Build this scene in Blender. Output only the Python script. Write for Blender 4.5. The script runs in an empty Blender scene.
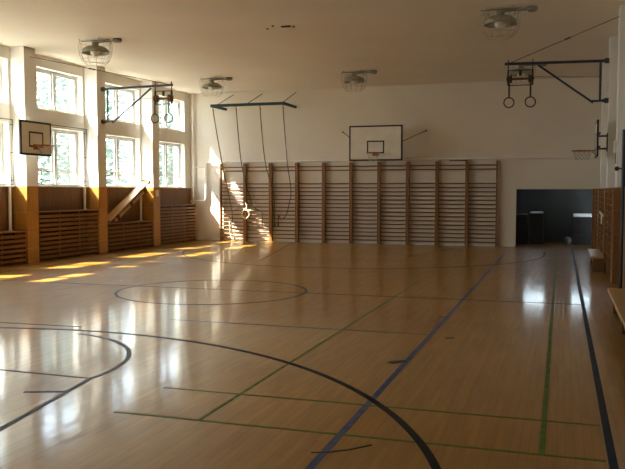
import bpy, bmesh, math, random
from mathutils import Vector, Matrix
random.seed(7)
PI = math.pi
scene = bpy.context.scene
COL = scene.collection

# ------------------------------------------------------------------ mesh helpers
class MB:
    def __init__(self):
        self.v = []; self.f = []; self.sm = []
    def add(self, vs, fs, smooth=False):
        o = len(self.v)
        self.v += [tuple(p) for p in vs]
        self.f += [tuple(i + o for i in f) for f in fs]
        self.sm += [smooth] * len(fs)
        return self
    def box(self, x0, y0, z0, x1, y1, z1, b=0.0):
        if x1 < x0: x0, x1 = x1, x0
        if y1 < y0: y0, y1 = y1, y0
        if z1 < z0: z0, z1 = z1, z0
        if b <= 0:
            vs = [(x0,y0,z0),(x1,y0,z0),(x1,y1,z0),(x0,y1,z0),(x0,y0,z1),(x1,y0,z1),(x1,y1,z1),(x0,y1,z1)]
            return self.add(vs, [(0,3,2,1),(4,5,6,7),(0,1,5,4),(1,2,6,5),(2,3,7,6),(3,0,4,7)])
        bm = bmesh.new()
        bmesh.ops.create_cube(bm, size=1, matrix=Matrix.Translation(((x0+x1)/2,(y0+y1)/2,(z0+z1)/2)) @ Matrix.Diagonal((x1-x0,y1-y0,z1-z0,1)))
        b = min(b, .45*min(x1-x0, y1-y0, z1-z0))
        bmesh.ops.bevel(bm, geom=bm.edges[:], offset=b, segments=2, affect='EDGES', profile=.5)
        return self.frombm(bm)
    def frombm(self, bm, smooth=False):
        bm.verts.ensure_lookup_table(); bm.verts.index_update()
        self.add([v.co[:] for v in bm.verts], [[v.index for v in f.verts] for f in bm.faces], smooth)
        bm.free(); return self
    def bar(self, a, b, w, h, up=(0,0,1)):
        """rectangular bar from a to b, width w (sideways), height h (along up)"""
        a, b = Vector(a), Vector(b); d = (b-a).normalized(); u = Vector(up)
        if abs(d.dot(u)) > .99: u = Vector((0,1,0))
        s = d.cross(u).normalized(); u = s.cross(d).normalized()
        vs = []
        for p in (a, b):
            for i, j in ((-1,-1),(1,-1),(1,1),(-1,1)):
                vs.append(p + s*(i*w/2) + u*(j*h/2))
        return self.add(vs, [(0,1,2,3)[::-1],(4,5,6,7),(0,1,5,4),(1,2,6,5),(2,3,7,6),(3,0,4,7)])
    def tube(self, pts, r, n=8, closed=False, rs=None):
        P = [Vector(p) for p in pts]; m = len(P)
        rs = rs or [r]*m
        rings = []; prev = None
        for i, p in enumerate(P):
            if closed: t = P[(i+1) % m] - P[i-1]
            else: t = P[min(i+1, m-1)] - P[max(i-1, 0)]
            t.normalize()
            if prev is None:
                u = Vector((0,0,1)) if abs(t.z) < .9 else Vector((1,0,0))
                u = (u - t*u.dot(t)).normalized()
            else:
                u = (prev - t*prev.dot(t)).normalized()
            prev = u; w = t.cross(u)
            rings.append([p + (u*math.cos(2*PI*k/n) + w*math.sin(2*PI*k/n))*rs[i] for k in range(n)])
        vs = [q for R in rings for q in R]; fs = []
        for i in range(m if closed else m-1):
            j = (i+1) % m
            for k in range(n):
                l = (k+1) % n
                fs.append((i*n+k, i*n+l, j*n+l, j*n+k))
        self.add(vs, fs, True)
        if not closed:
            self.add(rings[0], [tuple(range(n))[::-1]]); self.add(rings[-1], [tuple(range(n))])
        return self
    def ring(self, c, r, t, ax='Z', n=28, k=8, rot=None):
        pts = []
        for i in range(n):
            a = 2*PI*i/n; q = Vector((math.cos(a)*r, math.sin(a)*r, 0))
            if ax == 'Y': q = Vector((q.x, 0, q.y))
            if ax == 'X': q = Vector((0, q.x, q.y))
            if rot: q = rot @ q
            pts.append(Vector(c) + q)
        return self.tube(pts, t, k, closed=True)
    def lathe(self, prof, c=(0,0,0), n=24, rot=None):
        vs = []; fs = []
        for r, z in prof:
            for k in range(n):
                q = Vector((r*math.cos(2*PI*k/n), r*math.sin(2*PI*k/n), z))
                if rot: q = rot @ q
                vs.append(Vector(c) + q)
        for i in range(len(prof)-1):
            for k in range(n):
                l = (k+1) % n
                fs.append((i*n+k, i*n+l, (i+1)*n+l, (i+1)*n+k))
        return self.add(vs, fs, True)
    def strip(self, pts, w, z0, z1):
        """flat ribbon along 2-D pts with width w between heights z0 and z1"""
        P = [Vector((p[0], p[1])) for p in pts]; m = len(P); vs = []
        for i, p in enumerate(P):
            t = (P[min(i+1, m-1)] - P[max(i-1, 0)]).normalized(); s = Vector((-t.y, t.x))*w/2
            for q, z in ((p+s, z0), (p-s, z0), (p-s, z1), (p+s, z1)): vs.append((q.x, q.y, z))
        fs = [(0,1,2,3)]
        for i in range(m-1):
            a = i*4; b = a+4
            for k in range(4): fs.append((a+k, a+(k+1) % 4, b+(k+1) % 4, b+k))
        e = (m-1)*4; fs.append((e+3, e+2, e+1, e))
        return self.add(vs, fs)
    def build(self, name, mat, parent=None, label=None, recalc=True):
        me = bpy.data.meshes.new(name)
        off = Vector((0,0,0)); q = parent
        while q is not None: off += q.location; q = q.parent
        me.from_pydata([(v[0]-off.x, v[1]-off.y, v[2]-off.z) for v in self.v], [], self.f)
        me.polygons.foreach_set('use_smooth', self.sm)
        if recalc:
            bm = bmesh.new(); bm.from_mesh(me); bmesh.ops.recalc_face_normals(bm, faces=bm.faces); bm.to_mesh(me); bm.free()
        me.materials.append(mat); me.update()
        o = bpy.data.objects.new(name, me); COL.objects.link(o)
        if parent:
            o.parent = parent
        if label: o['label'] = label
        return o

def tag(o, label, cat, group=None):
    o['label'] = label; o['category'] = cat
    if group: o['group'] = group
    return o
def thing(name, label, cat, loc, group=None):
    o = bpy.data.objects.new(name, None); COL.objects.link(o)
    o.location = loc; o.empty_display_size = .2
    return tag(o, label, cat, group)
def struct(o):
    o['kind'] = 'structure'; return o
def copy_tree(o, off, label):
    """copy a thing, its parts and sub-parts, shifted by off"""
    r = o.copy(); COL.objects.link(r); r.location = Vector(o.location) + Vector(off); r['label'] = label
    for ch in list(o.children):
        c = ch.copy(); COL.objects.link(c); c.parent = r
        for g in ch.children:
            d = g.copy(); COL.objects.link(d); d.parent = c
    return r

# ------------------------------------------------------------------ materials
def newmat(name):
    m = bpy.data.materials.new(name); m.use_nodes = True
    nt = m.node_tree; b = nt.nodes['Principled BSDF']
    return m, nt, b
def N(nt, t, **kw):
    n = nt.nodes.new(t)
    for k, v in kw.items(): setattr(n, k, v)
    return n
def noisy(name, c, var=.12, scale=6, rough=.6, bump=0.0, stretch=(1,1,1), metal=0, spec=.5, bscale=None):
    """base colour broken by soft noise of its own"""
    m, nt, b = newmat(name); L = nt.links.new
    tc = N(nt, 'ShaderNodeTexCoord'); mp = N(nt, 'ShaderNodeMapping'); mp.inputs['Scale'].default_value = stretch
    L(tc.outputs['Object'], mp.inputs[0])
    nz = N(nt, 'ShaderNodeTexNoise'); nz.inputs['Scale'].default_value = scale; nz.inputs['Detail'].default_value = 5
    L(mp.outputs[0], nz.inputs['Vector'])
    cr = N(nt, 'ShaderNodeValToRGB')
    cr.color_ramp.elements[0].position = .3; cr.color_ramp.elements[1].position = .7
    cr.color_ramp.elements[0].color = tuple(x*(1-var) for x in c) + (1,)
    cr.color_ramp.elements[1].color = tuple(min(1, x*(1+var)) for x in c) + (1,)
    L(nz.outputs['Fac'], cr.inputs[0]); L(cr.outputs[0], b.inputs['Base Color'])
    b.inputs['Roughness'].default_value = rough; b.inputs['Metallic'].default_value = metal
    b.inputs['Specular IOR Level'].default_value = spec
    if bump:
        bp = N(nt, 'ShaderNodeBump'); bp.inputs['Strength'].default_value = bump; bp.inputs['Distance'].default_value = .01
        if bscale:
            n2 = N(nt, 'ShaderNodeTexNoise'); n2.inputs['Scale'].default_value = bscale; L(mp.outputs[0], n2.inputs['Vector']); L(n2.outputs['Fac'], bp.inputs['Height'])
        else: L(nz.outputs['Fac'], bp.inputs['Height'])
        L(bp.outputs[0], b.inputs['Normal'])
    return m

M = {}
M['plaster'] = noisy('cream_plaster', (.80, .765, .70), .03, 1.2, .85, .15, bscale=40)
M['ceiling'] = noisy('ceiling_plaster', (.78, .70, .575), .04, .5, .9, .1, bscale=30)
M['backwall'] = noisy('back_wall_plaster', (.78, .705, .59), .03, .9, .85, .15, bscale=40)
M['whitepaint'] = noisy('white_paint', (.80, .79, .74), .04, 5, .4)
M['frame'] = noisy('window_frame_paint', (.62, .61, .57), .05, 8, .45)
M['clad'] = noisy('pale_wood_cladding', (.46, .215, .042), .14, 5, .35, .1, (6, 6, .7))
M['cladright'] = noisy('dimmed_wood_cladding', (.23, .105, .03), .16, 5, .4, .1, (6, 6, .7))  # wood darkened in its colour for the weaker light on the right side
M['panel'] = noisy('brown_wood_panelling', (.17, .075, .02), .25, 5, .6, .1, (9, 9, .6))
M['slat'] = noisy('brown_slat_wood', (.215, .088, .02), .2, 5, .6, .1, (9, .7, 9))
M['slatback'] = noisy('dark_slat_gap', (.035, .017, .008), .2, 5, .7)
M['barwood'] = noisy('wall_bar_upright_wood', (.27, .12, .033), .2, 5, .4, .08, (9, 9, .7))
M['rungwood'] = noisy('wall_bar_rung_wood', (.17, .075, .022), .2, 5, .4, .08, (.7, 9, 9))
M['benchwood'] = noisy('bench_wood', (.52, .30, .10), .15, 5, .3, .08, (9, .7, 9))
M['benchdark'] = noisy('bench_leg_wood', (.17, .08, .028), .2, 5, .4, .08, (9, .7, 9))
M['black'] = noisy('black_paint', (.012, .012, .014), .2, 8, .4)
M['steel'] = noisy('dark_blue_grey_steel', (.05, .058, .078), .2, 8, .4, metal=.3)
M['greensteel'] = noisy('dark_green_steel', (.012, .04, .04), .2, 8, .4, metal=.2)
M['rust'] = noisy('rust_brown_steel', (.17, .06, .02), .3, 12, .5)
M['ironbrown'] = noisy('dark_brown_iron', (.05, .03, .018), .25, 12, .5, metal=.3)
M['board'] = noisy('weathered_white_board', (.80, .755, .65), .07, 3, .5)
M['rimred'] = noisy('orange_red_rim', (.36, .10, .03), .2, 8, .4)
M['net'] = noisy('grey_net_cord', (.48, .44, .37), .15, 20, .9)
M['rope'] = noisy('brown_hemp_rope', (.17, .095, .04), .25, 30, .95)
M['ropepale'] = noisy('pale_rope', (.78, .68, .48), .12, 30, .9)
M['leather'] = noisy('dark_leather', (.05, .028, .015), .2, 20, .6)
M['lampmetal'] = noisy('olive_grey_enamel', (.34, .325, .24), .12, 10, .5, metal=.1)
M['wire'] = noisy('cage_wire', (.42, .38, .29), .15, 15, .5, metal=.4)
M['bulb'] = noisy('frosted_glass_bowl', (.72, .70, .62), .05, 10, .15)
M['greybox'] = noisy('grey_alloy', (.30, .28, .23), .15, 15, .5, metal=.4)
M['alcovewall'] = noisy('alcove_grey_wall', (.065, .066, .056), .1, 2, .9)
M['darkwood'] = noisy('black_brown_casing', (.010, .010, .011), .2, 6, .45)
M['shinytop'] = noisy('pale_padded_top', (.80, .81, .82), .04, 8, .35, spec=1.0)
M['greyball'] = noisy('grey_rubber', (.10, .105, .10), .1, 8, .5)
M['switch'] = noisy('switch_plastic', (.78, .74, .62), .03, 8, .4)
M['paving'] = noisy('paved_yard', (.30, .28, .25), .2, 3, .95)
M['bark'] = noisy('tree_bark', (.17, .13, .09), .3, 8, .9, .3)
M['concrete'] = noisy('exterior_render', (.6, .58, .54), .06, 2, .9)
LINE = {}
for k, c in dict(navy=(.028,.034,.055), blue=(.085,.105,.19), green=(.10,.155,.03), black=(.02,.017,.02), faded=(.14,.135,.14), brown=(.07,.04,.018)).items():
    LINE[k] = noisy('line_paint_' + k, c, .25, 9, .5, spec=.08)

# leaves
m, nt, b = newmat('pale_green_leaves'); L = nt.links.new
oi = N(nt, 'ShaderNodeTexCoord'); nz = N(nt, 'ShaderNodeTexNoise'); nz.inputs['Scale'].default_value = 1.6
L(oi.outputs['Object'], nz.inputs['Vector'])
cr = N(nt, 'ShaderNodeValToRGB'); cr.color_ramp.elements[0].color = (.09,.125,.095,1); cr.color_ramp.elements[1].color = (.20,.245,.19,1)
cr.color_ramp.elements[0].position = .35; cr.color_ramp.elements[1].position = .65
L(nz.outputs['Fac'], cr.inputs[0]); L(cr.outputs[0], b.inputs['Base Color'])
b.inputs['Roughness'].default_value = .6
tr = N(nt, 'ShaderNodeBsdfTranslucent'); L(cr.outputs[0], tr.inputs[0])
mx = N(nt, 'ShaderNodeMixShader'); mx.inputs[0].default_value = .45
L(b.outputs[0], mx.inputs[1]); L(tr.outputs[0], mx.inputs[2]); L(mx.outputs[0], nt.nodes['Material Output'].inputs[0])
M['leaf'] = m

# thin window glass: clear with a surface reflection
m, nt, b = newmat('window_glass'); L = nt.links.new
nt.nodes.remove(b)
tp = N(nt, 'ShaderNodeBsdfTransparent'); tp.inputs[0].default_value = (.93,.96,.95,1)
gl = N(nt, 'ShaderNodeBsdfGlossy'); gl.inputs['Roughness'].default_value = .05
mx = N(nt, 'ShaderNodeMixShader'); mx.inputs[0].default_value = .05; L(tp.outputs[0], mx.inputs[1]); L(gl.outputs[0], mx.inputs[2])
L(mx.outputs[0], nt.nodes['Material Output'].inputs[0])
M['glass'] = m

# varnished strip parquet: boards run along Y
m, nt, b = newmat('varnished_parquet'); L = nt.links.new
tc = N(nt, 'ShaderNodeTexCoord'); mp = N(nt, 'ShaderNodeMapping'); mp.inputs['Rotation'].default_value = (0,0,PI/2)
L(tc.outputs['Object'], mp.inputs[0])
bk = N(nt, 'ShaderNodeTexBrick'); bk.offset = .37; bk.offset_frequency = 2; bk.squash = 1
bk.inputs['Scale'].default_value = 1; bk.inputs['Brick Width'].default_value = .55; bk.inputs['Row Height'].default_value = .058
bk.inputs['Mortar Size'].default_value = .0016; bk.inputs['Mortar Smooth'].default_value = .2; bk.inputs['Bias'].default_value = 0
FC = [(.37,.183,.026,1),(.33,.16,.021,1),(.22,.105,.014,1)]
bk.inputs['Color1'].default_value = FC[0]; bk.inputs['Color2'].default_value = FC[1]; bk.inputs['Mortar'].default_value = FC[2]
L(mp.outputs[0], bk.inputs['Vector'])
mp2 = N(nt, 'ShaderNodeMapping'); mp2.inputs['Scale'].default_value = (7, .5, 1); L(tc.outputs['Object'], mp2.inputs[0])
g = N(nt, 'ShaderNodeTexNoise'); g.inputs['Scale'].default_value = 2.2; g.inputs['Detail'].default_value = 6; L(mp2.outputs[0], g.inputs['Vector'])
mr = N(nt, 'ShaderNodeMapRange'); mr.inputs['From Min'].default_value = .3; mr.inputs['From Max'].default_value = .7; mr.inputs['To Min'].default_value = .85; mr.inputs['To Max'].default_value = 1.13
L(g.outputs['Fac'], mr.inputs['Value'])
ml = N(nt, 'ShaderNodeMix'); ml.data_type = 'RGBA'; ml.blend_type = 'MULTIPLY'; ml.inputs[0].default_value = 1
L(bk.outputs['Color'], ml.inputs[6]); L(mr.outputs[0], ml.inputs[7])
# wear: large soft patches where the varnish has dulled
w = N(nt, 'ShaderNodeTexNoise'); w.inputs['Scale'].default_value = .45; w.inputs['Detail'].default_value = 3; L(tc.outputs['Object'], w.inputs['Vector'])
mw = N(nt, 'ShaderNodeMapRange'); mw.inputs['From Min'].default_value = .3; mw.inputs['From Max'].default_value = .7; mw.inputs['To Min'].default_value = .88; mw.inputs['To Max'].default_value = 1.1
L(w.outputs['Fac'], mw.inputs['Value'])
m2 = N(nt, 'ShaderNodeMix'); m2.data_type = 'RGBA'; m2.blend_type = 'MULTIPLY'; m2.inputs[0].default_value = 1
L(ml.outputs[2], m2.inputs[6]); L(mw.outputs[0], m2.inputs[7]); L(m2.outputs[2], b.inputs['Base Color'])
b.inputs['Roughness'].default_value = .42
rr = N(nt, 'ShaderNodeMapRange'); rr.inputs['From Min'].default_value = .3; rr.inputs['From Max'].default_value = .7; rr.inputs['To Min'].default_value = .08; rr.inputs['To Max'].default_value = .13
L(g.outputs['Fac'], rr.inputs['Value']); L(rr.outputs[0], b.inputs['Coat Roughness'])
b.inputs['Coat Weight'].default_value = .6; b.inputs['Coat IOR'].default_value = 1.5
b.inputs['Specular IOR Level'].default_value = .3
# boards cupped a little: each board tilts its own way
mp3 = N(nt, 'ShaderNodeMapping'); mp3.inputs['Scale'].default_value = (9, 1.6, 1); L(tc.outputs['Object'], mp3.inputs[0])
n3 = N(nt, 'ShaderNodeTexNoise'); n3.inputs['Scale'].default_value = 1.5; n3.inputs['Detail'].default_value = 2; L(mp3.outputs[0], n3.inputs['Vector'])
bp = N(nt, 'ShaderNodeBump'); bp.inputs['Strength'].default_value = .25; bp.inputs['Distance'].default_value = .004; L(n3.outputs['Fac'], bp.inputs['Height'])
bp2 = N(nt, 'ShaderNodeBump'); bp2.inputs['Strength'].default_value = .25; bp2.inputs['Distance'].default_value = .0015; bp2.invert = True
L(bk.outputs['Fac'], bp2.inputs['Height']); L(bp.outputs[0], bp2.inputs['Normal']); L(bp2.outputs[0], b.inputs['Normal']); L(bp2.outputs[0], b.inputs['Coat Normal'])
M['floor'] = m

# ------------------------------------------------------------------ room dimensions
YB = 24.38          # back wall
YN = -1.4           # near wall (behind the camera)
XF = -11.9          # pilaster fronts, left
XR = -12.3          # recessed left wall
XG = -12.5          # window glass, left
XP = .96            # pilaster fronts, right
XW = 1.35           # recessed right wall
ZC = 5.05
PIT = 2.95
PY = [15.18 + PIT*k for k in range(-5, 3)]      # pilaster starts (three far ones are in view)

# ---- floor with its painted lines
fl = struct(MB().box(-12.6, YN-.2, -.25, XW+.2, YB+4.2, 0).build('floor', M['floor']))
ln = [0]
def line(pts, w, col, what):
    ln[0] += 1
    z = .0012 + .00006*ln[0]
    o = MB().strip(pts, w, .0002, z).build('court_line', LINE[col], fl)
    o['label'] = what
    return o
def arc(cx, cy, r, a0, a1, n=60):
    return [(cx + r*math.cos(math.radians(a0 + (a1-a0)*i/n)), cy + r*math.sin(math.radians(a0 + (a1-a0)*i/n))) for i in range(n+1)]
line([(.34, .0), (.34, 24.2)], .055, 'navy', 'navy sideline along the right wall')
line([(-11.1, .0), (-11.1, 24.2)], .05, 'navy', 'navy sideline along the left wall')
line([(-1.44, 2.9), (-1.44, 21.5)], .055, 'blue', 'long blue line running towards the back wall')
line([(-1.44, 9.06), (-4.9, 9.1)], .03, 'blue', 'thin blue crossing line joining the long blue line')
line([(-.09, 5.12), (-.09, 19.3)], .04, 'green', 'long green line near the right side')
line([(-2.53, 5.12), (-2.53, 14.5)], .03, 'green', 'green line running away through the middle of the floor')
line([(-3.25, 5.12), (.3, 5.12)], .03, 'green', 'nearer green crossing line')
line([(-3.25, 5.9), (.3, 5.9)], .03, 'green', 'farther green crossing line')
line([(-11.1, 12.12), (.34, 12.2)], .03, 'brown', 'thin dark halfway line')
c = arc(-5.63, 11.95, 1.6, 0, 360, 72); line(c, .045, 'navy', 'navy centre circle')
line(arc(-5.4, 3.08, 4.96, 0, 115, 70), .06, 'black', 'large black arc in the foreground')
line(arc(-5.4, 21.3, 5.0, 180, 360, 80), .05, 'black', 'large black arc before the back wall')
line([(-10.4, 21.3), (-10.4, 24.0)], .05, 'black', 'short black line by the far left corner')
line([(-.4, 21.3), (-.4, 22.6)], .05, 'black', 'short black line before the dark opening')
line(arc(-5.75, 6.15, 1.72, -5, 80, 40), .05, 'faded', 'faded blue half circle at the left')
line([(-7.5, 6.1), (-4.04, 5.98)], .03, 'navy', 'dark free throw line at the left')
line([(-4.04, 5.98), (-3.75, 4.3)], .05, 'faded', 'dark slanting key line at the left')
line([(-4.30, 5.4), (-3.98, 5.52)], .04, 'navy', 'short dark key mark')
line([(-7.2, 8.2), (-5.7, 8.25)], .03, 'black', 'faint dark line at the left edge')
line([(-7.0, 7.85), (-6.0, 7.97)], .03, 'black', 'second faint dark line at the left edge')
line([(-6.95, 17.4), (-8.45, 24.2)], .03, 'black', 'thin dark key line slanting to the wall bars')
line([(-3.76, 19.6), (-3.0, 23.0)], .03, 'brown', 'thin brown key line slanting to the wall bars')
for pts, w in (([(-1.53, 10.45), (-1.44, 10.40)], .05), ([(-1.24, 8.92), (-1.16, 8.96)], .06), ([(-1.58, 7.44), (-1.50, 7.55), (-1.44, 7.56)], .08),
               ([(-1.52, 4.70), (-1.42, 4.74), (-1.30, 4.83), (-1.18, 4.97)], .016), ([(-1.50, 13.6), (-1.42, 13.55)], .05)):
    MB().strip(pts, w, .0003, .0045).build('scuff_mark', M['black'], fl)

# ---- ceiling
ce = struct(MB().box(-12.7, YN-.3, ZC, XW+.3, YB+.25, ZC+.3).build('ceiling', M['ceiling']))

# ---- left wall, pilasters and windows
LOW = (1.82, 3.30); HIGH = (3.73, 4.76)
WY = [(p + .97, p + 2.88) for p in PY] ; WY = [(PY[0]+.97-PIT, PY[0]+2.88-PIT)] + WY
WY = [w for w in WY if w[0] > YN+.3]
wl = MB()
x0, x1 = -12.72, XR
wl.box(x0, YN-.2, -.25, x1, YB+.3, LOW[0]); wl.box(x0, YN-.2, LOW[1], x1, YB+.3, HIGH[0]); wl.box(x0, YN-.2, HIGH[1], x1, YB+.3, ZC+.01)
for z0, z1 in (LOW, HIGH):
    ys = [YN-.2] + [v for w in WY for v in w] + [YB+.3]
    for i in range(0, len(ys), 2): wl.box(x0, ys[i], z0, x1, ys[i+1], z1)
wall_left = struct(wl.build('wall_left', M['plaster']))
for k, p in enumerate(PY):
    pl = struct(MB().box(XR-.02, p, 1.8, XF, p+.40, ZC+.01).build('pilaster', M['plaster'], wall_left))
    cb = MB()
    zz = [.0, .35, .78, 1.2, 1.81]
    for a, b_ in zip(zz[:-1], zz[1:]): cb.box(XR-.02, p-.005, a+.003, XF+.012, p+.405, b_-.003, .003)
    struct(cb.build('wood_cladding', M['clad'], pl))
# recess panelling under the sills
tops = {}
ends = [YN] + [v for p in PY for v in (p, p+.40)] + [YB]
bays = [(ends[i], ends[i+1]) for i in range(0, len(ends), 2)]
heights = [1.2, .79, 1.24, .77, 1.2, .79, .77, 1.2, .79, 1.24]
heights = heights[-len(bays):]
for j, ((a, b_), h) in enumerate(zip(bays, heights)):
    if j < len(bays)-4: h = .16
    pb = MB(); n = max(2, int((b_-a)/.32))
    for i in range(n):
        u, v = a + (b_-a)*i/n, a + (b_-a)*(i+1)/n
        pb.box(XR-.01, u+.002, h-.15, XR+.025, v-.002, 1.80, .003)
    struct(pb.build('wood_panel', M['panel'], wall_left))
    struct(MB().box(XR-.2, a+.01, 1.795, XR+.06, b_-.01, 1.83, .006).build('window_sill', M['whitepaint'], wall_left))

def window(i, y0, y1, z0, z1, transom):
    w = bpy.data.objects.new('window_%d' % i, None); COL.objects.link(w); w.location = (XG, y0, z0); struct(w)
    f = MB(); t = .05; d0, d1 = XG-.05, XG+.03
    f.box(d0, y0, z0, d1, y0+t, z1); f.box(d0, y1-t, z0, d1, y1, z1); f.box(d0, y0+t, z0, d1, y1-t, z0+t); f.box(d0, y0+t, z1-t, d1, y1-t, z1)
    struct(f.build('window_frame', M['frame'], w))
    ym = y0 + .47*(y1-y0)
    struct(MB().box(d0-.01, ym-.055, z0+t, d1+.03, ym+.055, z1-t, .008).build('mullion', M['frame'], w))
    for a, b_ in ((y0+t, ym-.055), (ym+.055, y1-t)):
        rows = [(z0+t, z1-t)] if transom is None else [(z0+t, transom), (transom, z1-t)]
        for q0, q1 in rows:
            s = .042; sa = MB()
            for X in (XG-.02,):
                sa.box(X-.02, a+.004, q0+.004, X+.025, a+s, q1-.004); sa.box(X-.02, b_-s, q0+.004, X+.025, b_-.004, q1-.004)
                sa.box(X-.02, a+s, q0+.004, X+.025, b_-s, q0+s); sa.box(X-.02, a+s, q1-s, X+.025, b_-s, q1-.004)
            so = struct(sa.build('sash', M['frame'], w))
            struct(MB().box(XG-.022, a+s, q0+s, XG-.018, b_-s, q1-s).build('pane', M['glass'], so))
            if transom is not None and q1 < z1-.2:
                struct(MB().box(XG+.005, (a+b_)/2+.12, q1-.035, XG+.03, (a+b_)/2+.22, q1-.005).build('catch', M['ironbrown'], so))
    return w
i = 0
for (a, b_) in reversed(WY):
    for (z0, z1), tr_ in ((HIGH, None), (LOW, 2.22)):
        i += 1; window(i, a, b_, z0, z1, tr_)

# ---- back wall with the low opening
OX0, OX1, OZ = -1.31, 1.12, 1.76
bw = MB()
bw.box(-12.72, YB, -.25, OX0, YB+.25, ZC+.01); bw.box(OX0, YB, OZ, XW+.3, YB+.25, ZC+.01); bw.box(OX1, YB, -.25, XW+.3, YB+.25, OZ)
struct(bw.build('wall_back', M['backwall']))
# alcove behind the opening, with two high windows at its far end
AY = 28.0
al = MB()
al.box(-2.2, YB+.25, -.25, -2.0, AY+.2, 3.2); al.box(2.0, YB+.25, -.25, 2.2, AY+.2, 3.2)
al.box(-2.2, YB+.24, 3.0, 2.2, AY+.2, 3.2)
AW = [(-1.22, -.47), (.36, 1.12)]
for a, b_ in ((-2.0, AW[0][0]), (AW[0][1], AW[1][0]), (AW[1][1], 2.0)): al.box(a, AY, 1.93, b_, AY+.2, 2.26)
al.box(-2.0, AY, -.25, 2.0, AY+.2, 1.93); al.box(-2.0, AY, 2.26, 2.0, AY+.2, 3.0)
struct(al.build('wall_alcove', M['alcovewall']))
for a, b_ in AW:
    i += 1
    f = MB()
    f.box(a, AY+.05, 1.93, a+.04, AY+.11, 2.26); f.box(b_-.04, AY+.05, 1.93, b_, AY+.11, 2.26); f.box(a+.04, AY+.05, 1.93, b_-.04, AY+.11, 1.97); f.box(a+.04, AY+.05, 2.22, b_-.04, AY+.11, 2.26)
    w = struct(f.build('window_%d' % i, M['frame']))
    struct(MB().box(a+.04, AY+.078, 1.97, b_-.04, AY+.082, 2.22).build('pane', M['glass'], w))

# ---- right wall, its pilasters and cladding, near wall
struct(MB().box(XW, YN-.2, -.25, XW+.2, YB+.3, ZC+.01).build('wall_right', M['plaster']))
wall_right = bpy.data.objects['wall_right']
for p in PY:
    pl = struct(MB().box(XP, p, 1.76, XW+.02, p+.40, ZC+.01).build('pilaster', M['plaster'], wall_right))
    cb = MB()
    zz = [.0, .45, .9, 1.35, 1.77]
    for a, b_ in zip(zz[:-1], zz[1:]): cb.box(XP-.045, p-.01, a+.002, XW+.02, p+.41, b_-.002, .003)
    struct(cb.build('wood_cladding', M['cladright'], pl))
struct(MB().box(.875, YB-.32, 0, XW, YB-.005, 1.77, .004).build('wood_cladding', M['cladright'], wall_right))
for a, b_ in bays:
    struct(MB().box(XW-.03, a+.01, 0, XW+.01, b_-.01, 1.76).build('wood_panel', M['panel'], wall_right))
struct(MB().box(-12.72, YN-.2, -.25, XW+.2, YN, ZC+.01).build('wall_near', M['plaster']))
sk = MB()
sk.box(-12.3, YB-.018, 0, OX0, YB, .05)
struct(sk.build('baseboard_back', M['plaster']))

# ------------------------------------------------------------------ radiator covers
names = ['', 'at the left edge, left of the first wood-clad pilaster', 'between the first and second wood-clad pilasters', 'below the propped bench', 'in the far left corner by the back wall']
nb = len(bays)
for j, ((a, b_), h) in enumerate(zip(bays, heights)):
    if j < nb-4: continue
    bb = b_ - .004 if j < nb-1 else YB-.42
    a2 = a + .406 - .40 + .0
    t = thing('radiator_cover', 'brown slatted radiator cover ' + names[j-nb+5], 'radiator cover', (XF, (a+bb)/2, 0), 'radiator covers along the window wall')
    y0, y1 = a+.01, bb-.008
    nz_ = int((h-.12)/.1); pitch = (h-.1)/nz_
    for k in range(nz_): MB().box(XF-.012, y0+.02, .06+pitch*k, XF+.008, y1-.02, .06+pitch*k+pitch*.62, .003).build('slat', M['slat'], t)
    for k in range(4):
        y = y0 + (y1-y0-.05)*k/3
        MB().box(XF-.05, y, 0.002, XF-.014, y+.05, h-.03).build('upright_batten', M['slat'], t)
    MB().box(XR+.03, y0, h-.028, XF+.012, y1, h, .004).build('top_board', M['slat'], t)
    MB().box(XR+.04, y0+.005, .0, XR+.06, y1-.005, h-.03).build('back_board', M['slatback'], t)
    if j == nb-1:
        MB().box(XR+.04, y1-.025, .0, XF+.01, y1, h-.03).build('end_board', M['slat'], t)

# white riser pipes in front of the panelling
for y, z0, z1, lab in ((14.98, .77, 1.80, 'white riser pipe at the left edge beside the first wood-clad pilaster'), (17.95, 1.2, 1.80, 'white riser pipe above the cover under the guarded window'), (20.88, .79, 1.80, 'white riser pipe behind the propped bench')):
    t = thing('heating_riser', lab, 'pipe', (XR+.09, y, z0))
    MB().tube([(XR+.085, y, z0+.002), (XR+.085, y, z1-.01)], .036, 12).build('pipe', M['whitepaint'], t)
    MB().lathe([(.036,0),(.055,.002),(.055,.02),(.036,.022)], (XR+.085, y, z0), 16).build('collar', M['whitepaint'], t)

# heating pipe rising in the corner and running along the back wall
t = thing('heating_pipe', 'cream heating pipe from the far left corner running along above the back wall bars', 'pipe', (-11.7, YB-.09, 1.3))
yp = YB-.075
MB().tube([(-12.2, YB-.2, 1.36), (-11.78, yp, 1.36), (-11.70, yp, 1.40), (-11.68, yp, 1.5), (-11.68, yp, 2.55), (-11.66, yp, 2.64), (-11.58, yp, 2.68), (OX0-.1, yp, 2.70), (XW-.1, yp, 2.70)], .028, 10).build('pipe', M['plaster'], t)
MB().tube([(-12.13, YB-.14, 1.245), (-12.13, YB-.14, ZC-.002)], .026, 10).build('riser', M['plaster'], t)
MB().tube([(-12.13, YB-.14, 2.52), (-11.68, yp, 2.52)], .02, 8).build('branch', M['plaster'], t)
for x in (-10.2, -7.4, -4.6, -1.9, .4):
    MB().box(x-.02, yp-.0, 2.665, x+.02, YB, 2.705).build('pipe_clip', M['ironbrown'], t)

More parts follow.
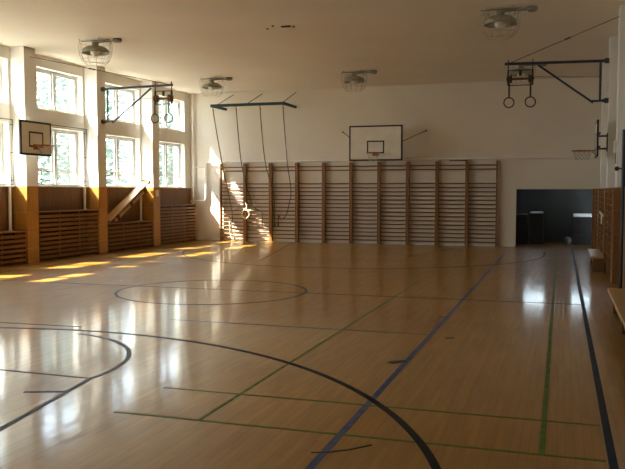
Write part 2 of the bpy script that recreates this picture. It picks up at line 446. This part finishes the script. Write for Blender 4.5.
# steel frame guarding the lower window, and its neighbour at the left edge
for (a, b_), lab in ((WY[-3], 'thin dark steel guard frame in front of the lower window behind the left basketball hoop'), (WY[-4], 'thin dark steel guard frame before the window at the left edge of the photo')):
    t = thing('window_guard', lab, 'guard frame', (XR+.08, a, 1.84), 'window guards')
    X = XR+.07; r = .011
    MB().tube([(X,a+.02,1.85),(X,b_+.04,1.85),(X,b_+.04,3.36),(X,a+.02,3.36)], r, 6, closed=True).build('guard_frame', M['ironbrown'], t)
    for z in (1.95, 2.6, 3.25): MB().tube([(X,b_+.04,z),(XR-.002,b_+.04,z)], .009, 6).build('stay', M['ironbrown'], t)
    mw_ = MB()
    for k in range(1, 8): mw_.tube([(X, a+.02+(b_-a+.02)*k/8, 1.85), (X, a+.02+(b_-a+.02)*k/8, 3.36)], .0012, 3)
    mw_.build('guard_wires', M['wire'], t)

# light switch on the third pilaster
t = thing('wall_switch', 'small white switch plate on the third wood-clad pilaster beside the propped bench', 'switch', (XF+.012, 21.29, 1.62))
MB().box(XF+.0125, 21.2, 1.53, XF+.03, 21.38, 1.73, .006).build('plate', M['switch'], t)
MB().box(XF+.03, 21.25, 1.6, XF+.038, 21.33, 1.68, .003).build('rocker', M['whitepaint'], t)

# ------------------------------------------------------------------ wall bars on the back wall
BX0, BW, BT = -11.125, .9278, 2.63
rungs = [.12 + .13*k for k in range(15)]; rungs += [2.375, 2.50]
proto = None
ordn = ['first', 'second', 'third', 'fourth', 'fifth', 'sixth', 'seventh', 'eighth', 'ninth', 'tenth']
extra = ['in sunlight', 'holding the pale coil', 'behind the ropes', 'right of the ropes', 'left of the hoop', 'under the basketball hoop', 'right of the hoop', 'third from right', 'below the dark stick', 'the right end']
for k in range(10):
    lab = '%s wooden wall bars unit from the left on the back wall, %s' % (ordn[k], extra[k])
    if proto is None:
        x = BX0
        t = thing('wall_bars', lab, 'wall bars', (x+BW/2, YB-.09, 0), 'wall bars along the back wall')
        for xx in (x+.004, x+BW-.052):
            MB().box(xx, YB-.17, 0, xx+.048, YB-.035, BT, .006).build('upright', M['barwood'], t)
        for q, z in enumerate(rungs):
            y = YB-.10 if q < 15 else YB-.135
            rb = MB().tube([(x+.045, y, z), (x+BW-.045, y, z)], .02, 10)
            rb.build('rung', M['rungwood'], t)
        for xx in (x+.028, x+BW-.028):
            for z in (.4, 2.45): MB().box(xx-.02, YB-.036, z-.03, xx+.02, YB-.001, z+.03).build('wall_bracket', M['ironbrown'], t)
        proto = t
    else: copy_tree(proto, (BW*k, 0, 0), lab)
# dark stick left on top of the bars
t = MB().tube([(-3.33, YB-.10, 2.648), (-2.78, YB-.11, 2.648)], .018, 8, rs=[.012, .018]).build('stick', M['leather'])
tag(t, 'short dark stick lying on top of the wall bars right of the backboard', 'stick')

# ------------------------------------------------------------------ climbing rope rig
t = thing('rope_beam', 'dark green steel beam holding the four climbing ropes above the wall bars', 'beam', (-9.67, 23.2, 4.5))
MB().box(-10.95, 23.16, 4.43, -8.40, 23.24, 4.52, .006).build('beam', M['greensteel'], t)
for x in (-10.93, -8.42): MB().bar((x, 23.24, 4.475), (x, YB-.001, 4.475), .06, .08).build('end_arm', M['greensteel'], t)
for x in (-10.72, -9.67, -8.46):
    MB().tube([(x, 23.2, 4.50), (x+.06, YB-.001, 4.96)], .011, 8).build('stay_rod', M['ironbrown'], t)
RX = [-10.87, -10.05, -9.22, -8.44]
for x in RX: MB().tube([(x, 23.2, 4.43), (x, 23.2, 4.35), (x+.03, 23.2, 4.32)], .014, 8).build('hook', M['ironbrown'], t)
def smooth(pts, n=6):
    P = [Vector(p) for p in pts]; out = []
    for i in range(len(P)-1):
        p0 = P[max(i-1,0)]; p1 = P[i]; p2 = P[i+1]; p3 = P[min(i+2, len(P)-1)]
        for k in range(n):
            s = k/n
            out.append(.5*((2*p1) + (p2-p0)*s + (2*p0-5*p1+4*p2-p3)*s*s + (3*p1-p0-3*p2+p3)*s**3))
    return out + [P[-1]]
yw = YB-.2
ropes = [
 ([(RX[0],23.2,4.34),(-10.80,23.7,2.7),(-10.69,yw,1.25),(-10.63,yw,.85),(-10.66,yw,.45),(-10.62,yw,.2),(-10.52,yw-.02,.06)], 'leftmost climbing rope, hanging down to the floor in the sunlight'),
 ([(RX[1],23.2,4.34),(-10.12,23.75,2.7),(-10.02,yw-.02,1.6),(-9.86,yw-.02,1.2),(-9.66,yw-.02,1.05),(-9.55,yw-.02,1.0),(-9.54,yw,.85),(-9.55,yw,.5)], 'second climbing rope from the left, drawn back to the wall bars'),
 ([(RX[2],23.2,4.34),(-9.25,23.7,2.7),(-9.12,yw-.02,1.6),(-9.10,yw-.02,1.25),(-9.10,yw,.95),(-9.10,yw,.5)], 'third climbing rope from the left, drawn back to the wall bars'),
 ([(RX[3],23.2,4.34),(-8.50,23.75,2.7),(-8.52,yw,1.75),(-8.58,yw,1.3),(-8.68,yw,.92),(-8.80,yw-.01,.78),(-8.9,yw-.01,.80),(-8.95,yw-.02,.90),(-8.96,yw-.03,.8),(-8.96,yw-.03,.52)], 'rightmost climbing rope, hooked across the third wall bars unit'),
]
for k, (pts, lab) in enumerate(ropes):
    sp = smooth(pts)
    t = thing('climbing_rope', lab, 'rope', pts[0], 'climbing ropes')
    MB().tube(sp, .0165, 8).build('rope', M['rope'], t)
    e = sp[-1]; d = (sp[-1]-sp[-4]).normalized()
    MB().tube([e-d*.12, e-d*.11, e-d*.01, e], .02, 10, rs=[.018,.027,.027,.02]).build('end_cap', M['leather'], t)
# pale coiled rope
pts = [(-10.12,yw-.03,1.33),(-10.10,yw-.05,1.2),(-9.98,yw-.06,1.02),(-9.93,yw-.06,1.0)]
t = thing('coiled_rope', 'pale coiled rope looped over a rung of the second wall bars unit', 'rope', (-10.1, yw-.03, 1.3))
mb = MB(); sp = []
for i in range(46):
    a = i*2*PI/20; r = .13 + .012*math.sin(i*1.3)
    sp.append((-10.12 + r*math.cos(a), yw-.03-.012*(i/10), .93 + 1.25*r*math.sin(a)))
mb.tube(sp, .014, 8); mb.tube(smooth([(-10.12,yw-.05,1.30),(-10.08,yw-.05,1.14),(-10.2,yw-.05,1.06),(-9.9,yw-.06,1.05)]), .014, 8)
mb.build('coil', M['ropepale'], t)
# pale end of the left rope on the floor
t = thing('skipping_rope', 'pale rope hanging low on the leftmost wall bars, trailing on the floor', 'rope', (-10.6, yw-.1, 0))
MB().tube(smooth([(-10.74,yw-.03,.72),(-10.72,yw-.03,.5),(-10.70,yw-.03,.25),(-10.64,yw-.04,.1),(-10.5,yw-.06,.03),(-10.35,yw-.08,.016)]), .014, 8).build('cord', M['ropepale'], t)
for p in ((-10.74,yw-.03,.72),): MB().tube([(p[0],p[1],p[2]),(p[0],p[1],p[2]+.13)], .018, 8).build('handle', M['benchwood'], t)

# ------------------------------------------------------------------ basketball hoops
def net_mesh(c, r, h, n=12, t=.0045):
    mb = MB(); rows = 4
    def pt(i, j):
        rr = r*(1 - .38*(j/rows)**.8); a = 2*PI*(i + .5*(j % 2))/n
        return (c[0]+rr*math.cos(a), c[1]+rr*math.sin(a), c[2]-h*j/rows)
    for j in range(rows):
        for i in range(n):
            s = (1 if j % 2 else 0)
            mb.tube([pt(i, j), pt(i, j+1)], t, 4); mb.tube([pt(i, j), pt(i+s-(1-s), j+1) if not s else pt(i+1, j+1)], t, 4)
    return mb
def hoop(lab, cx, cy, cz, nrm, w, h, sq, rimz, rimr, gap, loc, extra):
    """board centre (cx,cy), bottom cz, facing nrm ('-Y','+X','-X'); sq = (width, z0, z1)"""
    t = thing('basketball_hoop', lab, 'basketball hoop', loc, None)
    f = {'-Y': Vector((0,-1,0)), '+X': Vector((1,0,0)), '-X': Vector((-1,0,0))}[nrm]
    s = Vector((1,0,0)) if nrm == '-Y' else Vector((0,1,0))
    c = Vector((cx, cy, 0))
    def slab(mb, u0, u1, z0, z1, d0, d1):
        a = c + s*u0 + f*d0; b = c + s*u1 + f*d1
        mb.box(a.x, a.y, z0, b.x, b.y, z1); return mb
    bd = slab(MB(), -w/2, w/2, cz, cz+h, -.03, 0).build('backboard', M['board'], t)
    fr_ = MB(); e = .042
    for q in ((-w/2-.004, w/2+.004, cz-.004, cz+e), (-w/2-.004, w/2+.004, cz+h-e, cz+h+.004), (-w/2-.004, -w/2+e, cz, cz+h), (w/2-e, w/2+.004, cz, cz+h)): slab(fr_, *q, -.034, .004)
    fr_.build('border', M['black'], bd)
    sqm = MB(); e = .04; sw, z0, z1 = sq
    for q in ((-sw/2, sw/2, z0, z0+e), (-sw/2, sw/2, z1-e, z1), (-sw/2, -sw/2+e, z0, z1), (sw/2-e, sw/2, z0, z1)): slab(sqm, *q, -.01, .004)
    sqm.build('target_square', M['black'], bd)
    rc = c + f*(gap + rimr); rc.z = rimz
    rm = MB().ring(rc, rimr, .011, 'Z', 32, 8)
    for sg in (-1, 1): rm.tube([c + s*(sg*.09) + f*.012 + Vector((0,0,rimz)), c + s*(sg*.09) + f*(gap+.05) + Vector((0,0,rimz))], .011, 8)
    slab(rm, -.11, .11, rimz-.09, rimz+.03, .004, .014)
    rm.tube([c + f*.012 + Vector((0,0,rimz-.08)), c + f*(gap+.03) + Vector((0,0,rimz-.004))], .009, 8)
    rm.build('rim', M['rimred'], t)
    net_mesh(rc, rimr-.008, extra.get('net', .3)).build('net', M['net'], t)
    for a, b_ in extra['arms']: MB().tube([a, b_], extra.get('r', .02), 8).build('support_arm', M['ironbrown'], t)
    for a, b_ in extra.get('stays', ()):
        MB().tube([a, b_], .012, 8).build('stay_rod', M['ironbrown'], t)
    for a in extra.get('plates', ()):
        MB().box(*a, .004).build('anchor_plate', M['ironbrown'], t)
    return t
arms = []
for x in (-6.0, -4.86):
    for z in (2.78, 3.5): arms.append(((x, 23.23, z), (x, YB-.001, z)))
hoop('large basketball hoop with black-edged white backboard over the back wall bars', -5.43, 23.2, 2.63, '-Y', 1.66, 1.07, (.54, 2.85, 3.24), 2.86, .2, .12, (-5.43, 23.2, 2.63),
     dict(arms=arms, stays=[((-6.22, 23.22, 3.33), (-6.79, YB-.02, 3.61)), ((-4.62, 23.22, 3.2), (-4.08, YB-.02, 3.60))],
          plates=[(-6.82, YB-.022, 3.585, -6.77, YB, 3.635), (-4.105, YB-.022, 3.575, -4.055, YB, 3.625)], net=.26))
arms = [((-11.33, y, z), (XF-.0, y, z)) for y in (15.24, 15.25+.02) for z in (2.62, 3.12)][:2]
arms += [((-11.345, 14.4, 2.62), (-11.345, 15.27, 2.62)), ((-11.345, 14.4, 3.12), (-11.345, 15.27, 3.12))]
hoop('small basketball hoop with black-edged square backboard on the window wall', -11.3, 14.78, 2.50, '+X', 1.07, .76, (.5, 2.68, 3.03), 2.72, .19, .06, (-11.3, 14.78, 2.5),
     dict(arms=arms, net=.2, plates=[(XF, 15.2, 2.55, XF+.02, 15.32, 3.2)]))
arms = [((.75, 18.36, z), (XP-.001, 18.36, z)) for z in (2.64, 2.92)]
arms += [((.755, 17.4, z), (.755, 18.4, z)) for z in (2.64, 2.92)]
hoop('small basketball hoop seen edge-on on the right wall beyond the opening corner', .70, 17.95, 2.44, '-X', 1.07, .76, (.5, 2.6, 2.95), 2.58, .22, .06, (.70, 17.95, 2.44),
     dict(arms=arms, net=.2, plates=[(XP-.02, 18.26, 2.58, XP, 18.46, 2.98)]))

# ------------------------------------------------------------------ ring brackets with gymnastic rings
def ring_rig(side, xw, s, zt, zb, tip, fx0, fx1, cable, ringz, labs):
    """s = +1: arm reaches towards +X from the left wall; s = -1: from the right wall"""
    y = 18.36
    t = thing('wall_bracket', labs[0], 'bracket', (xw, y, zt), 'swing brackets for the rings')
    xv = xw + s*.13
    MB().tube([(xw + s*.02, y, zt), (tip, y, zt+.03)], .032, 10).build('arm', M['steel'], t)
    MB().tube([(xv, y, zb-.02), (xv, y, zt)], .024, 10).build('post', M['steel'], t)
    xd = fx1 if s < 0 else fx0
    MB().tube(smooth([(xw + s*.02, y, zb), (xw + s*.3, y, zb), (xw + s*.36, y, zb+.03), (xd - s*.12, y, zt-.03)], 5), .024, 10).build('brace', M['steel'], t)
    for z in (zt, zb):
        MB().lathe([(0,-.055),(.06,-.055),(.06,.03),(.035,.05),(.035,.09),(0,.09)], (xw, y, z), 14, Matrix.Rotation(s*PI/2, 3, 'Y')).build('hinge', M['steel'], t)
    MB().tube([cable, (tip - s*.12, y, zt+.05)], .008, 6).build('tension_cable', M['ironbrown'], t)
    k = 0.38; mid = Vector(cable).lerp(Vector((tip - s*.12, y, zt+.05)), .42)
    d = (Vector((tip, y, zt))-Vector(cable)).normalized()
    MB().tube([mid - d*.1, mid - d*.08, mid + d*.08, mid + d*.1], .016, 8, rs=[.008,.018,.018,.008]).build('turnbuckle', M['ironbrown'], t)
    # hanging frame with two strap drums
    fr_ = thing('ring_frame', labs[1], 'frame', ((fx0+fx1)/2, y, zt), 'ring frames')
    z1, z0 = zt-.12, zt-.46
    mb = MB()
    for x in (fx0, fx1): mb.bar((x, y, zt+.12), (x, y, zt-.12), .02, .02); mb.bar((x, y, z1), (x, y, z0), .035, .05)
    for z in (z1, z0): mb.bar((fx0, y, z), (fx1, y, z), .02, .02)
    mb.build('hanging_frame', M['ironbrown'], fr_)
    zd = zt-.315
    MB().tube([(fx0-.04, y, zd), (fx1+.04, y, zd)], .028, 10).build('shaft', M['rust'], fr_)
    xs = (fx0+.01, fx1-.06)
    dr = []
    for x in xs:
        MB().lathe([(.0,-.055),(.08,-.055),(.098,-.045),(.098,-.03),(.07,-.02),(.07,.02),(.098,.03),(.098,.045),(.08,.055),(.0,.055)], (x+.02, y, zd), 18, Matrix.Rotation(PI/2, 3, 'Y')).build('strap_drum', M['rust'] if s > 0 else M['ironbrown'], fr_)
    MB().box((fx0+fx1)/2-.03, y-.02, z1-.13, (fx0+fx1)/2+.03, y+.02, z1-.01, .008).build('catch_block', M['ironbrown'], fr_)
    MB().tube([(xv, y, zt-.35), (fx0-.04 if s > 0 else fx1+.04, y, zd+.03)], .005, 5).build('pull_cord', M['ironbrown'], fr_)
    # rings
    for n_, x in enumerate(xs):
        r = thing('gymnastic_ring', labs[2+n_], 'ring', (x+.02, y, ringz), 'gymnastic rings')
        MB().box(x, y-.005-.085, ringz+.12, x+.04, y+.005-.085, zd, .002).build('strap', M['leather'], r)
        MB().box(x+.008, y-.1, ringz+.10, x+.032, y-.07, ringz+.15, .004).build('buckle', M['ironbrown'], r)
        ry = Matrix.Rotation(math.radians(58 if (s > 0 and n_ == 0) else 8), 3, 'Z')
        MB().ring((x+.02, y-.085, ringz), .112, .0145, 'Y', 30, 8, ry).build('hoop', M['ironbrown'], r)
ring_rig('left', XF+.05, 1, 4.45, 3.58, -9.76, -10.27, -9.79, (XF, 15.40, 4.84), 3.61,
         ['dark steel swing bracket reaching from the second pilaster on the window wall', 'brown iron ring frame with two drums hanging in front of the windows', 'left gymnastic ring hanging in front of the windows, turned edge-on', 'right gymnastic ring hanging in front of the windows'])
ring_rig('right', XP-.05, -1, 4.57, 3.70, -1.28, -1.20, -.66, (XP, 15.40, 4.90), 3.715,
         ['dark steel swing bracket reaching from the right wall', 'dark iron ring frame hanging from the bracket on the right wall', 'left gymnastic ring of the pair hanging by the right wall', 'right gymnastic ring of the pair hanging by the right wall'])

# ------------------------------------------------------------------ ceiling lamps
def lamp(x, y, lab):
    t = thing('ceiling_lamp', lab, 'ceiling lamp', (x, y, ZC), 'caged ceiling lamps')
    MB().box(x-.36, y-.02, ZC-.02, x+.36, y+.02, ZC-.001, .004).build('mounting_rail', M['greybox'], t)
    MB().lathe([(.0,-.04),(.07,-.04),(.08,-.06),(.06,-.10),(.10,-.13),(.20,-.15),(.275,-.20),(.305,-.29),(.297,-.29),(.265,-.205),(.19,-.16),(.08,-.145),(0,-.14)], (x, y, ZC), 28).build('reflector', M['lampmetal'], t)
    MB().lathe([(.06,-.145),(.09,-.19),(.115,-.25),(.105,-.31),(.06,-.355),(0,-.37)], (x, y, ZC), 20).build('glass_bowl', M['bulb'], t)
    cg = MB(); n = 12
    for k in range(n):
        a = 2*PI*k/n; ca, sa = math.cos(a), math.sin(a)
        cg.tube([(x+ca*r, y+sa*r, ZC+z) for r, z in ((.36,-.06),(.36,-.2),(.345,-.33),(.30,-.45),(.22,-.53))], .004, 5)
    for r, z in ((.36,-.06),(.355,-.26),(.305,-.44),(.22,-.53)): cg.ring((x, y, ZC+z), r, .004, 'Z', 28, 5)
    for k in range(4):
        a = PI/4 + PI/2*k; cg.tube([(x+.33*math.cos(a), y+.33*math.sin(a), ZC-.06), (x+.36*math.cos(a), y+.36*math.sin(a), ZC-.002)], .008, 5)
    cg.build('wire_cage', M['wire'], t)
    MB().tube([(x+.05, y, ZC-.05), (x+.25, y, ZC-.045), (x+.48, y, ZC-.045)], .016, 8).build('conduit', M['greybox'], t)
    MB().lathe([(0,0),(.09,-.002),(.10,-.03),(.095,-.06),(.07,-.085),(0,-.09)], (x+.56, y, ZC), 18).build('junction_box', M['greybox'], t)
    return t
l0 = lamp(-9.93, 15.1, 'caged ceiling lamp above the second window at upper left')
copy_tree(l0, (-.03, 6.1, 0), 'caged ceiling lamp above the left end of the rope beam')
copy_tree(l0, (4.33, 6.15, 0), 'caged ceiling lamp above the left edge of the backboard on the back wall')
copy_tree(l0, (8.81, -.3, 0), 'large nearest caged ceiling lamp at the top right of the photo')
copy_tree(l0, (8.87, 6.2, 0), 'caged ceiling lamp seen through the ring frame at the right')
t = thing('lamp_bracket', 'dark leftover bracket and screws on the bare middle of the ceiling', 'bracket', (-5.45, 15.0, ZC))
MB().box(-5.48, 14.95, ZC-.03, -5.28, 15.0, ZC-.001, .004).build('bracket', M['ironbrown'], t)
for dx, dy in ((-.38, .1), (-.18, -.12), (.2, .06)):
    MB().lathe([(0,-.02),(.025,-.02),(.025,-.001),(0,-.001)], (-5.45+dx, 15.0+dy, ZC), 10).build('screw', M['ironbrown'], t)

# ------------------------------------------------------------------ benches
def bench(lab, x0, x1, y0, y1, h, loc):
    t = thing('gym_bench', lab, 'bench', loc, 'gym benches')
    sb = MB().box(x0, y0, h-.045, x1, y1, h, .008)
    sb.build('seat', M['benchwood'], t)
    n = max(2, int(round((y1-y0)/1.6))+1)
    for k in range(n):
        y = y0 + .22 + (y1-y0-.44)*k/(n-1)
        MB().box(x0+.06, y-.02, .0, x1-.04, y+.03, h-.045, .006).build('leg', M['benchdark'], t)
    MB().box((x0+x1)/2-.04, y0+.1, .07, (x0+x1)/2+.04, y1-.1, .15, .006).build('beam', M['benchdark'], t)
    return t
bench('long low wooden gym bench along the right wall, nearest the camera', .65, .905, 8.0, 11.65, .33, (.76, 9.8, 0))
b2 = bench('low wooden gym bench farther along the right wall, near the dark opening', .62, .88, 17.2, 19.5, .33, (.75, 18.3, 0))
MB().box(.66, 17.215, .0, .86, 17.24, .285, .004).build('end_board', M['benchdark'], b2)
# bench propped between radiator cover and window
p0 = Vector((-12.0, 18.62, .86)); p1 = Vector((-12.06, 20.92, 1.97))
d = (p1-p0).normalized(); up = Vector((1,0,0)).cross(d).normalized()
if up.z < 0: up = -up
t = thing('gym_bench', 'wooden gym bench propped up slanting from the radiator cover to the third window sill', 'bench', p0, 'gym benches')
MB().bar(p0, p1, .26, .045, up).build('seat', M['benchwood'], t)
q0, q1 = p0 - up*.2 + d*.42, p1 - up*.2 - d*.22
MB().bar(q0, q1, .07, .075, up).build('beam', M['benchwood'], t)
for s_ in (.22, .55, .90):
    c0 = p0.lerp(p1, s_); MB().bar(c0 - up*.022, c0 - up*.24, .20, .05, d).build('leg', M['benchdark'], t)
MB().bar(p1 - d*.02 - up*.005, p1 + d*.04 - up*.005, .27, .10, up).build('end_cap', M['black'], t)
c0 = p1 - d*.22 - up*.1
MB().bar(c0, (-11.98, 21.06, 1.36), .04, .05).build('strut', M['benchwood'], t)

# ------------------------------------------------------------------ right wall: bars in the recesses, post, box, rope
proto = None
for j, (a, b_) in enumerate([bays[-3], bays[-2], bays[-1]]):
    lab = ['wooden wall bars in the right wall recess behind the black post', 'wooden wall bars in the right wall recess holding the white rope', 'wooden wall bars in the right wall recess nearest the dark opening'][j]
    y0, y1 = a+.04, b_-.04
    if j == 2: y1 = YB-.36
    t = thing('wall_bars', lab, 'wall bars', (.96, (y0+y1)/2, 0), 'wall bars on the right wall')
    nsec = 2
    ys = [y0 + (y1-y0)*k/nsec for k in range(nsec+1)]
    for y in ys: MB().box(.915, y-.025, 0, 1.01, y+.025, 1.74, .005).build('upright', M['barwood'], t)
    for k in range(13):
        MB().tube([(.955, y0, .12+.13*k), (.955, y1, .12+.13*k)], .0165, 8).build('rung', M['rungwood'], t)
    for y in (y0, y1):
        for z in (.3, 1.5): MB().box(1.005, y-.02, z, XW-.025, y+.02, z+.06).build('wall_bracket', M['ironbrown'], t)
t = thing('rope_bundle', 'white rope bundle with a loop hanging on the right wall bars above the far bench', 'rope', (.90, 19.2, 1.15))
mb = MB(); mb.tube(smooth([(.95, 20.0, 1.16), (.91, 19.9, 1.20), (.905, 19.3, 1.17), (.905, 18.8, 1.16), (.95, 18.7, 1.14)]), .03, 8)
mb.build('bundle', M['ropepale'], t)
MB().ring((.90, 19.0, 1.05), .10, .014, 'X', 24, 8).build('loop', M['ropepale'], t)
t = thing('steel_post', 'tall black steel post with a side knob against the right wall', 'post', (.99, 13.95, 0))
MB().tube([(.99, 13.95, .0), (.99, 13.95, 2.73)], .034, 12).build('shaft', M['black'], t)
MB().lathe([(0,0),(.12,0),(.12,.02),(.05,.03),(.05,.05),(0,.05)], (.99, 13.95, 0), 18).build('base', M['black'], t)
MB().tube([(.99, 13.95, 2.08), (.90, 13.95, 2.08)], .014, 8).build('knob_stem', M['black'], t)
MB().lathe([(0,-.04),(.03,-.035),(.042,0),(.03,.035),(0,.04)], (.885, 13.95, 2.08), 14).build('knob', M['black'], t)
MB().box(.98, 13.93, 2.40, XW, 13.97, 2.45).build('wall_stay', M['black'], t)
t = thing('wall_box', 'small cream electrical box on the right wall pilaster above the black knob', 'box', (XP, 15.3, 2.5))
MB().box(XP-.05, 15.22, 2.4, XP-.001, 15.36, 2.62, .008).build('case', M['switch'], t)
MB().tube([(XP-.02, 15.29, 2.4), (XP-.02, 15.29, 2.25), (XP-.012, 15.29, 2.2)], .012, 8).build('cable', M['greybox'], t)

# ------------------------------------------------------------------ things in the alcove
def chest(lab, x0, x1, y0, y1, h, top, loc, pale):
    t = thing('equipment_chest', lab, 'chest', loc, 'chests in the dark opening')
    n = 3
    for k in range(n):
        z0, z1 = (h-top)*k/n, (h-top)*(k+1)/n; i_ = .004*k
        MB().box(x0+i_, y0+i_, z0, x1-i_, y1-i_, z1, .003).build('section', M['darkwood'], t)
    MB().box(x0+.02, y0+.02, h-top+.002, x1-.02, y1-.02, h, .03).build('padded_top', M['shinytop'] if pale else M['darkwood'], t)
    for sx in (x0, ): MB().box(x0+.2, y0-.012, h*.3, x0+.32, y0+.001, h*.3+.04, .004).build('handle', M['ironbrown'], t)
    return t
chest('dark chest at the left edge of the low opening', -1.62, -1.02, 25.8, 26.5, .95, .08, (-1.3, 26.1, 0), False)
chest('dark chest with thin pale shiny top in the left half of the opening', -.96, -.52, 25.9, 26.5, 1.03, .05, (-.74, 26.2, 0), True)
chest('dark chest with thick pale shiny top at the right of the low opening', .36, 1.16, 25.8, 26.6, .98, .10, (.76, 26.2, 0), True)
bm = bmesh.new(); bmesh.ops.create_uvsphere(bm, u_segments=24, v_segments=16, radius=.13, matrix=Matrix.Translation((.22, 25.75, .13)))
t = MB().frombm(bm, True).build('ball', M['greyball']); tag(t, 'grey ball on the floor of the dark opening, left of the thick-topped chest', 'ball')

# ------------------------------------------------------------------ outside
struct(MB().box(-60, -30, -.9, -12.75, 60, -.6).build('ground', M['paving']))
def tree(x, y, h, r, seed):
    rnd = random.Random(seed)
    t = thing('tree', 'leafy pale green tree outside the gym windows', 'tree', (x, y, -.6), 'trees outside the windows')
    MB().tube([(x, y, -.6), (x+.1, y, h*.3), (x-.05, y+.1, h*.6), (x, y, h*.85)], .2, 10, rs=[.24,.2,.14,.06]).build('trunk', M['bark'], t)
    mb = MB()
    for k in range(2600):
        a = rnd.uniform(0, 2*PI); z = rnd.uniform(-.1, 1)
        rr = r*math.sqrt(max(.05, 1-(1.6*z-.75)**2))*rnd.uniform(.3, 1)
        c = Vector((x + rr*math.cos(a), y + rr*math.sin(a), .9 + z*(h-.9)))
        q = Matrix.Rotation(rnd.uniform(0, 2*PI), 3, 'Z') @ Matrix.Rotation(rnd.uniform(0, PI), 3, 'X'); s = rnd.uniform(.10, .2)
        mb.add([c + q @ Vector(v) for v in ((-s,0,0),(-.2*s,-.5*s,.08*s),(s,0,0),(-.2*s,.5*s,.08*s))], [(0,1,2,3)])
    f = mb.build('foliage', M['leaf'], t, recalc=False)
k = 0
for x, y in ((-19, 17), (-20.5, 22), (-19, 27), (-21, 31.5), (-19, 36), (-24, 25), (-25, 34), (-22, 41)):
    k += 1; tree(x, y, 6.5 + (k*37 % 5)*.5, 2.0 + (k*13 % 4)*.15, k)

# ------------------------------------------------------------------ light
w = bpy.data.worlds.new('sky'); scene.world = w; w.use_nodes = True
nt = w.node_tree; bg = nt.nodes['Background']
st = N(nt, 'ShaderNodeTexSky'); st.sky_type = 'NISHITA'; st.sun_disc = False; st.sun_elevation = math.radians(50); st.sun_rotation = math.radians(240); st.dust_density = 3.0; st.air_density = 1.2
mx = N(nt, 'ShaderNodeMix'); mx.data_type = 'RGBA'; mx.inputs[0].default_value = .75; mx.inputs[7].default_value = (.285, .325, .375, 1)
mu = N(nt, 'ShaderNodeMix'); mu.data_type = 'RGBA'; mu.blend_type = 'MULTIPLY'; mu.inputs[0].default_value = 1; mu.inputs[7].default_value = (.05,.05,.05,1)
nt.links.new(st.outputs[0], mu.inputs[6]); nt.links.new(mu.outputs[2], mx.inputs[6]); nt.links.new(mx.outputs[2], bg.inputs[0])
bg.inputs[1].default_value = 12.0
# daylight openings: portals only steer the sky sampling through the real windows
def portal(name, c, w_, h_, d):
    ld = bpy.data.lights.new(name, 'AREA'); ld.shape = 'RECTANGLE'; ld.size = w_; ld.size_y = h_; ld.cycles.is_portal = True
    o = bpy.data.objects.new(name, ld); COL.objects.link(o); o.location = c
    o.rotation_euler = Vector(d).to_track_quat('-Z', 'Y').to_euler()
for a, b_ in WY:
    for z0, z1 in (LOW, HIGH): portal('window_daylight', (XG-.08, (a+b_)/2, (z0+z1)/2), b_-a, z1-z0, (1,0,0))
for a, b_ in AW: portal('window_daylight', ((a+b_)/2, AY+.14, 2.1), b_-a, .33, (0,-1,0))
sd = bpy.data.lights.new('sun', 'SUN'); sd.energy = 15; sd.angle = math.radians(.6); sd.color = (1, .96, .86)
so = bpy.data.objects.new('sun', sd); COL.objects.link(so)
so.rotation_euler = Vector((1, .55, -1.32)).to_track_quat('-Z', 'Y').to_euler(); so.location = (-30, 0, 30)

# ------------------------------------------------------------------ camera
cd = bpy.data.cameras.new('camera'); cam = bpy.data.objects.new('camera', cd); COL.objects.link(cam)
cd.sensor_fit = 'HORIZONTAL'; cd.sensor_width = 36; cd.lens = 36*772.59/625; cd.clip_end = 300
yaw, pit, rol = .3109, .0562, .0004
fw = Vector((-math.sin(yaw)*math.cos(pit), math.cos(yaw)*math.cos(pit), -math.sin(pit)))
rt = Vector((math.cos(yaw), math.sin(yaw), 0)); up = rt.cross(fw)
r2 = rt*math.cos(rol) + up*math.sin(rol); u2 = -rt*math.sin(rol) + up*math.cos(rol)
cam.matrix_world = Matrix(((r2.x,u2.x,-fw.x,0),(r2.y,u2.y,-fw.y,0),(r2.z,u2.z,-fw.z,1.7),(0,0,0,1)))
scene.camera = cam
vs = scene.view_settings
vs.view_transform = 'Standard'; vs.look = 'None'; vs.gamma = 1; vs.use_curve_mapping = False; vs.exposure = 1.72
scene.cycles.use_denoising = True; scene.cycles.denoising_input_passes = 'RGB_ALBEDO_NORMAL'
scene.cycles.max_bounces = 12; scene.cycles.diffuse_bounces = 6
scene.cycles.sample_clamp_indirect = 4; scene.cycles.use_adaptive_sampling = False; scene.cycles.use_guiding = True
